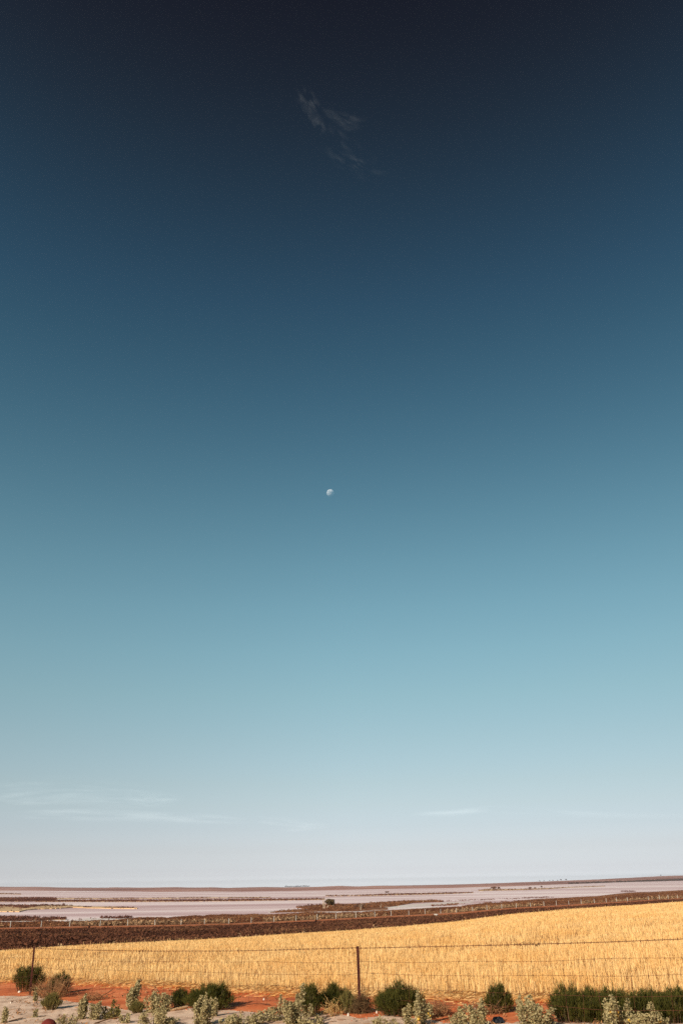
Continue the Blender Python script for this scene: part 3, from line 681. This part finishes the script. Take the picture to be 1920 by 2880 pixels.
# white trough beside the far track
q = at_D(1225, 2573.5, 1); a, _ = azt(1225, 2573); D = float(node_at(9, np.array([a]))[0]) + 1.5
X, Y = D * math.sin(a), D * math.cos(a); zz = gxy(X, Y)
V = []; Q = []
for (x0, x1, y0, y1, z0, z1) in ((-.55, .55, -.25, -.2, 0, .42), (-.55, .55, .2, .25, 0, .42), (-.55, -.5, -.2, .2, 0, .42), (.5, .55, -.2, .2, 0, .42), (-.5, .5, -.2, .2, .02, .12)):
    n0 = len(V)
    for zq in (z0, z1):
        for (a1, b1) in ((x0, y0), (x1, y0), (x1, y1), (x0, y1)): V.append((a1, b1, zq))
    for f in ((0, 1, 5, 4), (1, 2, 6, 5), (2, 3, 7, 6), (3, 0, 4, 7), (4, 5, 6, 7)): Q.append([n0 + i for i in f])
o = mesh_np('trough', V, Q, WHITEPOST); o.location = (X, Y, zz); tag(o, 'small low white box lying beside the far red track', 'trough')

# ------------------------------------------------------------------ lake islets, spits and shore patches
def islet(name, poly, m, h=.25, jagged=.35, label=None, base=.02):
    """poly: outline in the photograph, laid on the lake plane and raised as a low mound"""
    import bmesh
    P = []; n = len(poly)
    for k in range(n):
        x0, y0 = poly[k]; x1, y1 = poly[(k + 1) % n]; m_ = max(2, int(abs(x1 - x0) / 4))
        for j in range(m_):
            u = j / m_; x = x0 + (x1 - x0) * u; y = y0 + (y1 - y0) * u + jagged * (float(fbm(x * .21, k * 3.1, 31, 3)) - .5) * 2
            P.append(at_z(x, y, LAKEZ + base))
    bm = bmesh.new(); vs = [bm.verts.new(p - Vector((0, 0, base + .1))) for p in P]; f = bm.faces.new(vs)
    r = bmesh.ops.extrude_face_region(bm, geom=[f]); tv = [g for g in r['geom'] if isinstance(g, bmesh.types.BMVert)]
    for v in tv: v.co.z = LAKEZ + h
    bmesh.ops.triangulate(bm, faces=bm.faces[:]); bmesh.ops.recalc_face_normals(bm, faces=bm.faces[:])
    me = bpy.data.meshes.new(name); bm.to_mesh(me); bm.free(); me.materials.append(m)
    o = bpy.data.objects.new(name, me); C.objects.link(o); tag(o, kind='structure'); return o
def in_poly(px, py, poly):
    c = np.zeros(len(px), bool); n = len(poly)
    for k in range(n):
        x0, y0 = poly[k]; x1, y1 = poly[(k + 1) % n]
        if y0 == y1: continue
        s = ((y0 > py) != (y1 > py)) & (px < (x1 - x0) * (py - y0) / (y1 - y0) + x0); c ^= s
    return c
SPV, SPT = [], []
def veg(poly, n, s0, s1, hz=.15, nf=9, store=None, thr=None):
    xs = [p[0] for p in poly]; ys = [p[1] for p in poly]
    px = RNG.uniform(min(xs), max(xs), n); py = RNG.uniform(min(ys), max(ys), n); k = in_poly(px, py, poly); px, py = px[k], py[k]
    if thr is not None:
        k = fbm(px * .03, py * .25, 91, 3) > thr; px, py = px[k], py[k]
    P = np.array([tuple(at_z(x, y, LAKEZ + hz)) for x, y in zip(px, py)]).reshape(-1, 3)
    return P, RNG.uniform(s0, s1, len(P))
veglist = []
# thin long spits: built as (x, y_top, y_bottom) ribbons
def ribbon(pts): return [(x, b) for x, t, b in pts] + [(x, t) for x, t, b in reversed(pts)]
R1 = ribbon([(-30, 2524.6, 2536.5), (60, 2524.8, 2536.3), (150, 2525, 2535), (160, 2525.5, 2530)])
R1b = ribbon([(150, 2525.8, 2528.6), (240, 2526, 2528.4), (330, 2526, 2528), (450, 2525.4, 2527.6), (560, 2524.2, 2526.6), (640, 2524.2, 2526), (760, 2523.6, 2525.2)])
R2 = ribbon([(100, 2532, 2536.8), (300, 2531.8, 2536.8), (460, 2532.6, 2536.4), (660, 2530.6, 2534.6), (800, 2529, 2532.4), (912, 2528.4, 2530.8)])
R3s = ribbon([(-30, 2546, 2565), (20, 2546, 2565), (55, 2546, 2565), (75, 2547, 2560), (110, 2547, 2557.5), (150, 2548, 2556.5), (205, 2548.5, 2553), (260, 2551, 2554.8), (330, 2551.5, 2556), (386, 2554, 2556.5)])
R3v = ribbon([(-30, 2546, 2551), (30, 2546, 2552), (70, 2547, 2556), (90, 2546.5, 2553), (130, 2545.5, 2549), (205, 2547.6, 2549.4)])
R3w = ribbon([(235, 2550.6, 2553.6), (300, 2550.8, 2554.2), (350, 2551.8, 2555), (378, 2553.5, 2555.4)])
R4 = ribbon([(-30, 2581, 2590), (30, 2580.5, 2590.5), (100, 2582, 2590), (150, 2582.5, 2588), (185, 2585, 2587.5)])
R4w = ribbon([(-30, 2588, 2596), (60, 2590, 2596), (120, 2590, 2596), (200, 2589, 2595), (250, 2582, 2594), (330, 2582, 2589), (372, 2580.5, 2583.5)])
R5 = ribbon([(283, 2580.5, 2582.5), (330, 2581.5, 2583.6), (372, 2580, 2581.8)])
R6 = ribbon([(832, 2551.5, 2553), (860, 2549, 2556), (905, 2545.5, 2558), (960, 2543.5, 2560), (1010, 2541.5, 2560), (1060, 2539, 2556), (1110, 2536, 2549), (1160, 2534, 2540), (1210, 2532.6, 2537.5), (1245, 2534.5, 2536.8)])
R6w = ribbon([(755, 2563, 2567), (850, 2562.5, 2566), (960, 2563, 2567), (1060, 2560, 2564), (1150, 2556, 2559), (1230, 2550, 2553.5)])
R6b = ribbon([(760, 2565, 2567), (820, 2560, 2566), (900, 2556.5, 2564), (1000, 2557, 2563), (1090, 2553, 2559)])
R7 = ribbon([(915, 2519.6, 2521), (1000, 2518.2, 2520), (1040, 2517, 2519.8), (1090, 2514.5, 2518.4), (1180, 2513, 2516.6), (1260, 2510.8, 2514.4), (1330, 2509.8, 2511.4)])
R8 = ribbon([(1344, 2503.5, 2506), (1375, 2500, 2505.5), (1410, 2501, 2504.6), (1480, 2500.2, 2503), (1540, 2498, 2500.6), (1600, 2494.8, 2496.6), (1660, 2493, 2494.6), (1700, 2491.6, 2492.8)])
R9 = ribbon([(-30, 2512.6, 2515.4), (25, 2512.6, 2515), (60, 2514, 2516)])
R10 = ribbon([(1235, 2533.5, 2535.5), (1300, 2531.6, 2534), (1400, 2528, 2530.6), (1480, 2525, 2528.2), (1530, 2523.2, 2526), (1560, 2522.6, 2524.6)])
R11 = ribbon([(1745, 2506.4, 2508), (1770, 2506.6, 2508.2), (1785, 2507, 2508)])
R12 = ribbon([(1190, 2546.5, 2550), (1260, 2542.5, 2547.5), (1330, 2540.5, 2546), (1420, 2536, 2540), (1480, 2532, 2535)])
SOILI = SHOREG
islet('salt_flat', R4w, PALESALT, .03, .8); islet('salt_flat', R6w, PALESALT, .03, .8)
for r_, m_, h_ in ((R1, SPITSAND, .12), (R1b, SPITSAND, .1), (R2, SPITSAND, .12), (R3s, SPITSAND, .4), (R4, SPITSAND, .1), (R6, SOILI, .2), (R6b, SOILI, .08), (R7, SPITSAND, .15), (R8, SPITSAND, .15), (R9, SPITSAND, .1)):
    islet('islet', r_, m_, h_)
# a brighter inlet of salt right of the lone tree
islet('salt_flat', ribbon([(1050, 2556, 2558), (1090, 2549, 2556), (1180, 2542, 2550), (1250, 2537.5, 2544), (1330, 2536, 2538)]), PALESALT, .05, .4)
VP, VS = [], []
for poly, n, a, b, thr in ((R1, 1500, .9, 1.8, None), (R1b, 1300, .6, 1.2, .38), (R2, 2600, .9, 1.7, None), (R3v, 700, .9, 1.7, None), (R3w, 300, .7, 1.2, .4), (R3s, 120, .8, 1.6, .55), (R4, 800, .8, 1.5, .4), (R5, 130, .7, 1.3, .3), (R4w, 70, .7, 1.3, .55),
                      (R7, 1500, .9, 1.7, None), (R8, 900, 1.0, 2.0, None), (R9, 160, 1., 2., None), (R10, 900, .6, 1.1, .4), (R11, 60, .8, 1.4, None)):
    P, S = veg(poly, n * 2, a, b, thr=thr); VP.append(P); VS.append(S)
P = np.concatenate(VP); S = np.concatenate(VS); V, T = clumps(P, S, 9)
tag(mesh_np('islet_scrub', V, T, SPITF), 'low dark reddish scrub along the spits in the salt lake', 'scrub', kind='stuff')
VP, VS = [], []
for poly, n, a, b, thr in ((R6, 2600, .7, 1.5, .36), (R6b, 900, .6, 1.3, .42), (R12, 1500, .5, 1.1, .42)):
    P, S = veg(poly, n * 2, a, b, thr=thr); VP.append(P); VS.append(S)
P = np.concatenate(VP); S = np.concatenate(VS); V, T = clumps(P, S, 9)
tag(mesh_np('point_scrub', V, T, SHOREF), 'tan and brown scrub on the low point around the lone tree', 'scrub', kind='stuff')

# dark woodland band on the shore of the right hill
az = np.radians(RNG.uniform(-31, 31, 60000)); D = node_at(12, az) + RNG.uniform(0, 260, 60000)
ppx = 960 + np.tan(az) * F / math.cos(PITCH) * 1.0   # rough column of each azimuth
w = np.interp(az, [azt(x, 2480)[0] for x in (1585, 1605, 1640, 1700, 1760, 1800, 1920)], [0, .3, .25, .35, .5, .5, .7])
edge = np.interp(az, [azt(x, 2480)[0] for x in (1585, 1760, 1850, 1920)], [60, 90, 240, 260])
keep = (RNG.random(60000) < w) & (D - node_at(12, az) < edge) & (az > azt(1585, 2480)[0]); keep &= RNG.random(60000) < .8
P = xyz(az[keep], D[keep]); V, T = clumps(P, RNG.uniform(3.5, 7, len(P)), 7)
tag(mesh_np('lakeside_woodland', V, T, HILLDARK), 'dark woodland strip along the foot of the right hill', 'woodland', kind='stuff')

# ------------------------------------------------------------------ trees
def tree(p, h, w, label, name='tree', m=None, trunks=((0, .5),), crown=(0, .62, .5, .42), n=1300, lsz=.14, bark=None, group=None, bare=()):
    root = empty(name, p); tag(root, label, 'tree', group); paths = []
    for (ox, lx) in trunks:
        b0 = Vector((ox * w, 0, -.1)); top = Vector((ox * w + lx * w, 0, h * .75))
        mid = b0.lerp(top, .5) + Vector((random.gauss(0, .05) * w, 0, 0)); paths.append(([b0, mid, top], [.05 * h * .6, .035 * h * .6, .015 * h]))
        for _ in range(5):
            q = mid.lerp(top, random.random()); e = q + Vector((random.uniform(-.3, .3) * w, random.uniform(-.3, .3) * w, random.uniform(.1, .28) * h)); paths.append(([q, q.lerp(e, .5), e], [.012 * h, .008 * h, .004 * h]))
    for (ox, lx, hh) in bare:                   # dead leafless limbs
        b0 = Vector((ox * w, .1, -.1)); top = Vector(((ox + lx) * w, .1, h * hh)); mid = b0.lerp(top, .55) + Vector((random.gauss(0, .04) * w, 0, 0))
        paths.append(([b0, mid, top], [.036 * h, .026 * h, .010 * h]))
        for _ in range(7):
            q = b0.lerp(top, random.uniform(.5, 1)); e = q + Vector((random.uniform(-.14, .14) * w, 0, random.uniform(.05, .2) * h)); paths.append(([q, q.lerp(e, .5), e], [.010 * h, .007 * h, .003 * h]))
    V, Q = tubes(paths, 6); mesh_np('trunk', V, Q, bark or BARK, root)
    if n:
        k = 14; cc = []
        for _ in range(k):
            a = random.uniform(0, 2 * PI); r = random.random() ** .5
            cc.append((crown[0] * w + r * math.cos(a) * w * crown[2] * .75, r * math.sin(a) * w * crown[2] * .6, h * crown[1] + random.uniform(-.7, .8) * h * crown[3] * (1 - .5 * r)))
        cc = np.array(cc); i = RNG.integers(0, k, n); d = RNG.normal(size=(n, 3)); d /= np.linalg.norm(d, axis=1)[:, None]
        P = cc[i] + d * (RNG.random(n) ** .4)[:, None] * np.array([w * .2, w * .18, h * .13])
        V, Q = leaves(P, RNG.uniform(.6, 1.4, n) * lsz); mesh_np('crown', V, Q, m or TREELEAF, root)
    return root
p = at_z(915, 2557, LAKEZ + .2); s = px_m(p)
tree(p, 29 / s, 34 / s, 'lone dark tree with pale forked dead trunks on the point in the lake', trunks=((.02, .28), (.06, .35)), crown=(.38, .60, .42, .30), n=2200, lsz=.26, bare=((-.16, -.06, 1.0), (-.02, .0, .92), (-.22, .04, .55), (-.05, -.1, .8)))
p = at_z(936, 2552, LAKEZ + .2); tree(p, 18 / s, 10 / s, 'thin leafless reddish tree right behind the lone dark tree', m=TREERED, n=160, lsz=.2, bare=((0, .2, .9), (0, -.2, .8)))
p = at_z(1010, 2556, LAKEZ + .2); s = px_m(p); tree(p, 15 / s, 30 / s, 'low spreading grey tree right of the lone dark tree', m=TREERED, n=700, lsz=.22, bare=((.1, .1, .9), (.2, -.1, .8), (-.1, .05, .6)))
p = at_z(1014, 2559, LAKEZ + .2); tree(p, 13 / s, 8 / s, 'bare pale dead tree standing before the low spreading grey tree', name='dead_tree', n=0, bare=((0, .2, 1), (0, -.3, .8)))
p = at_z(1189, 2538, LAKEZ + .2); tree(p, 12 / s, 5 / s, 'bare thin dead tree near the right end of the point', name='dead_tree', n=0, bare=((0, .15, 1), (0, -.2, .7)))
p = at_z(1070, 2553, LAKEZ + .2); tree(p, 12 / s, 7 / s, 'small bare dead tree in the middle of the point', name='dead_tree', n=0, bare=((0, .2, 1), (0, -.4, .6)))
for x, y, hh, ww, lab, m_ in ((1088, 2512.5, 6, 11, 'small round lone tree on the bright salt behind the long spit', TREERED), (1388, 2504, 10.5, 17, 'largest bushy tree on the right spit', TREERED), (1402, 2503, 9, 8, 'slender open tree just right of the largest one on the spit', TREERED),
                              (1490, 2501, 6, 9, 'small rounded tree in the middle of the right spit', TREERED), (1522, 2498.5, 7, 5, 'leaning narrow tree near the middle of the right spit', TREERED), (1503, 2500, 4, 8, 'low bush like tree between two others on the right spit', TREERED)):
    p = at_z(x, y, LAKEZ + .2); s = px_m(p); tree(p, hh / s, ww / s, lab, m=m_, n=600, lsz=.5, crown=(0, .6, .5, .36))

# distant tree rows on the skyline
def sky_pt(x):
    a, _ = azt(x, 2490); i, f = col_index(np.array([a])); D = float((ND[13, i] * (1 - f) + ND[13, i + 1] * f)[0]) - 8
    return Vector((D * math.sin(a), D * math.cos(a), gxy(D * math.sin(a), D * math.cos(a))))
first = None
def far_tree(x, h, w, label, group):
    global first
    if first is None:
        first = tree(Vector((0, 0, 0)), 1, 1, label, m=HILLDARK, n=260, lsz=.13, crown=(0, .6, .5, .34), bark=STEM); src = first; r = first
    else:
        r = first.copy(); C.objects.link(r)
        for ch in list(first.children):
            c = ch.copy(); C.objects.link(c); c.parent = r
    r.location = sky_pt(x); r.scale = (w, w, h); r.rotation_euler = (0, 0, random.uniform(0, 6)); tag(r, label, 'tree', group); return r
xs = list(np.linspace(802, 846, 12)) + list(np.linspace(852, 869, 6))
for x in xs: far_tree(x + random.uniform(-1, 1), random.uniform(3.5, 5.5), random.uniform(6, 9), 'tiny dark tree in the broken row on the horizon left of centre', 'trees in the row on the horizon')
for x, lab in ((1518, 'tiny tree at the left end of the row on the right ridge'), (1530, 'second tiny tree on the right ridge'), (1546, 'tiny tree left of the middle of the right ridge row'), (1555, 'tiny tree beside another in the middle of the right ridge row'), (1568, 'tiny tree left of the two larger ones on the right ridge'), (1578, 'larger dark tree on the right ridge, left of the rightmost'), (1592.5, 'rightmost and largest dark tree on the right ridge skyline'), (1861, 'single tiny tree on the far right hilltop')):
    far_tree(x, 7 if x > 1570 else 4.5, 9 if x > 1570 else 7, lab, 'trees on the right ridge')

# ------------------------------------------------------------------ moon
r = ray(928.6, 1386.5); MD = 60000.0
import bmesh
bm = bmesh.new(); bmesh.ops.create_uvsphere(bm, u_segments=48, v_segments=32, radius=MD * (10.6 / F) * (abs((M3.transposed() @ r).z)))
me = bpy.data.meshes.new('moon'); bm.to_mesh(me); bm.free()
for q in me.polygons: q.use_smooth = True
m = bpy.data.materials.new('moon_dust'); m.use_nodes = True; N = m.node_tree.nodes; L = m.node_tree.links; N.remove(N['Principled BSDF'])
df = N.new('ShaderNodeBsdfDiffuse'); tp = N.new('ShaderNodeBsdfTransparent'); ad = N.new('ShaderNodeAddShader'); nz = N.new('ShaderNodeTexNoise'); nz.inputs['Scale'].default_value = .006
cr = N.new('ShaderNodeValToRGB'); cr.color_ramp.elements[0].color = (.12, .13, .14, 1); cr.color_ramp.elements[1].color = (.32, .31, .32, 1); cr.color_ramp.elements[0].position = .38; cr.color_ramp.elements[1].position = .6
tcm = N.new('ShaderNodeTexCoord'); L.new(tcm.outputs['Object'], nz.inputs['Vector']); L.new(nz.outputs['Fac'], cr.inputs[0]); L.new(cr.outputs[0], df.inputs[0])
gm = N.new('ShaderNodeNewGeometry'); mxm = N.new('ShaderNodeMixShader')   # the far half of the ball adds nothing
tp2 = N.new('ShaderNodeBsdfTransparent')
L.new(df.outputs[0], ad.inputs[0]); L.new(tp.outputs[0], ad.inputs[1]); L.new(gm.outputs['Backfacing'], mxm.inputs[0]); L.new(ad.outputs[0], mxm.inputs[1]); L.new(tp2.outputs[0], mxm.inputs[2]); L.new(mxm.outputs[0], N['Material Output'].inputs[0])
me.materials.append(m); mo = bpy.data.objects.new('moon', me); C.objects.link(mo); mo.location = Vector((0, 0, ZC)) + r * MD
tag(mo, 'small pale gibbous moon in the middle of the blue sky', 'moon')

# ------------------------------------------------------------------ thin high clouds
def cloud(pts, alt, dens, label, nx=160, ny=40, fx=10., fy=3., s=0, col=(.9, .92, .95)):
    """pts: (x, y, half width px) along the cloud's axis; laid out as a thin sheet at its altitude"""
    P = np.array(pts, float); t = np.linspace(0, len(P) - 1, nx)
    cx = np.interp(t, range(len(P)), P[:, 0]); cy = np.interp(t, range(len(P)), P[:, 1]); hw = np.interp(t, range(len(P)), P[:, 2])
    tx = np.gradient(cx); ty = np.gradient(cy); l = np.hypot(tx, ty); nxv, nyv = -ty / l, tx / l
    V = []; A = []
    for j in range(ny):
        v = j / (ny - 1) * 2 - 1
        for i in range(nx):
            x = cx[i] + nxv[i] * v * hw[i]; y = cy[i] + nyv[i] * v * hw[i]; q = at_z(x, y, alt); V.append(tuple(q))
            u = i / (nx - 1); e = max(0, 1 - abs(v) ** 2) ** 1.3 * min(1, u * 6, (1 - u) * 3) 
            n1 = float(fbm(u * fx, v * fy + 50, s, 5)); n2 = float(fbm(u * fx * .35, v * fy * .4 + 50, s + 9, 3))
            A.append(e * (max(0, (n1 - .40)) if alt > 6500 else .55 * max(0, n1 - .26)) * max(0, n2 - .28) * 14 * dens)
    q = [[j * nx + i, j * nx + i + 1, (j + 1) * nx + i + 1, (j + 1) * nx + i] for j in range(ny - 1) for i in range(nx - 1)]
    m = bpy.data.materials.get('thin_ice_cloud')
    if not m:
        m = bpy.data.materials.new('thin_ice_cloud'); m.use_nodes = True; N = m.node_tree.nodes; L = m.node_tree.links; N.remove(N['Principled BSDF'])
        at = N.new('ShaderNodeAttribute'); at.attribute_name = 'veil'
        sc = N.new('ShaderNodeVectorMath'); sc.operation = 'SCALE'; sc.inputs[0].default_value = col; L.new(at.outputs['Fac'], sc.inputs['Scale'])
        tl = N.new('ShaderNodeBsdfTranslucent'); L.new(sc.outputs[0], tl.inputs[0]); tp = N.new('ShaderNodeBsdfTransparent'); ad = N.new('ShaderNodeAddShader')
        L.new(tl.outputs[0], ad.inputs[0]); L.new(tp.outputs[0], ad.inputs[1]); L.new(ad.outputs[0], N['Material Output'].inputs[0])
    o = mesh_np('cirrus_cloud', V, q, m); a = o.data.attributes.new('veil', 'FLOAT', 'POINT'); a.data.foreach_set('value', np.array(A, np.float32))
    tag(o, label, 'cloud'); return o
cloud([(842, 235, 24), (868, 300, 38), (905, 365, 50), (955, 420, 50), (1030, 470, 42), (1100, 500, 34)], 7000, .032, 'faint broken wisp of cloud high in the dark blue sky', s=4, fx=16, fy=4.2)
cloud([(900, 300, 20), (980, 345, 30), (1050, 350, 20)], 7000, .018, 'very faint patch of cloud right of the high broken wisp', s=14, fx=5, fy=2)
cloud([(-60, 2240, 55), (60, 2240, 66), (200, 2235, 60), (380, 2240, 45), (520, 2245, 25)], 6000, .06, 'faint white streaks low in the sky at the far left', s=5, fx=9, fy=9)
cloud([(40, 2290, 16), (200, 2292, 20), (400, 2298, 20), (560, 2303, 18), (700, 2310, 14)], 5000, .075, 'long pale band low over the horizon at left', s=6, fx=6, fy=2)
cloud([(340, 2245, 16), (420, 2252, 22), (520, 2245, 16)], 6000, .07, 'small faint smudge of cloud right of the far left streaks', s=7, fx=4, fy=3)
cloud([(700, 2310, 18), (820, 2320, 24), (940, 2325, 16)], 5000, .05, 'pale smear of cloud low over the horizon near the centre', s=8, fx=4, fy=3)
cloud([(1150, 2289, 8), (1260, 2287, 12), (1380, 2278, 14), (1480, 2280, 10), (1620, 2288, 12), (1800, 2292, 14), (1980, 2292, 16)], 5000, .10, 'thin level streak of cloud low in the sky at right', s=11, fx=6, fy=1.4)

# ------------------------------------------------------------------ haze
HR = 9000.; zb = float(NZ.min()) - 6; zt = max(float(NZ[:14].max()) + 14, ZC + 3)
import bmesh
V = [(-HR, -HR, zb), (HR, -HR, zb), (HR, HR, zb), (-HR, HR, zb), (-HR, -HR, zt), (HR, -HR, zt), (HR, HR, zt), (-HR, HR, zt)]
hz = mesh_np('haze', V, [[3, 2, 1, 0], [4, 5, 6, 7], [0, 1, 5, 4], [1, 2, 6, 5], [2, 3, 7, 6], [3, 0, 4, 7]], None)
m = bpy.data.materials.new('haze'); m.use_nodes = True; N = m.node_tree.nodes; L = m.node_tree.links; N.remove(N['Principled BSDF'])
pv = N.new('ShaderNodeVolumePrincipled'); pv.inputs['Color'].default_value = (.9, .86, .9, 1); pv.inputs['Density'].default_value = .00005; pv.inputs['Anisotropy'].default_value = .2
L.new(pv.outputs[0], N['Material Output'].inputs['Volume']); hz.data.materials.append(m); tag(hz, 'thin pale air over the lake', 'haze', kind='stuff')
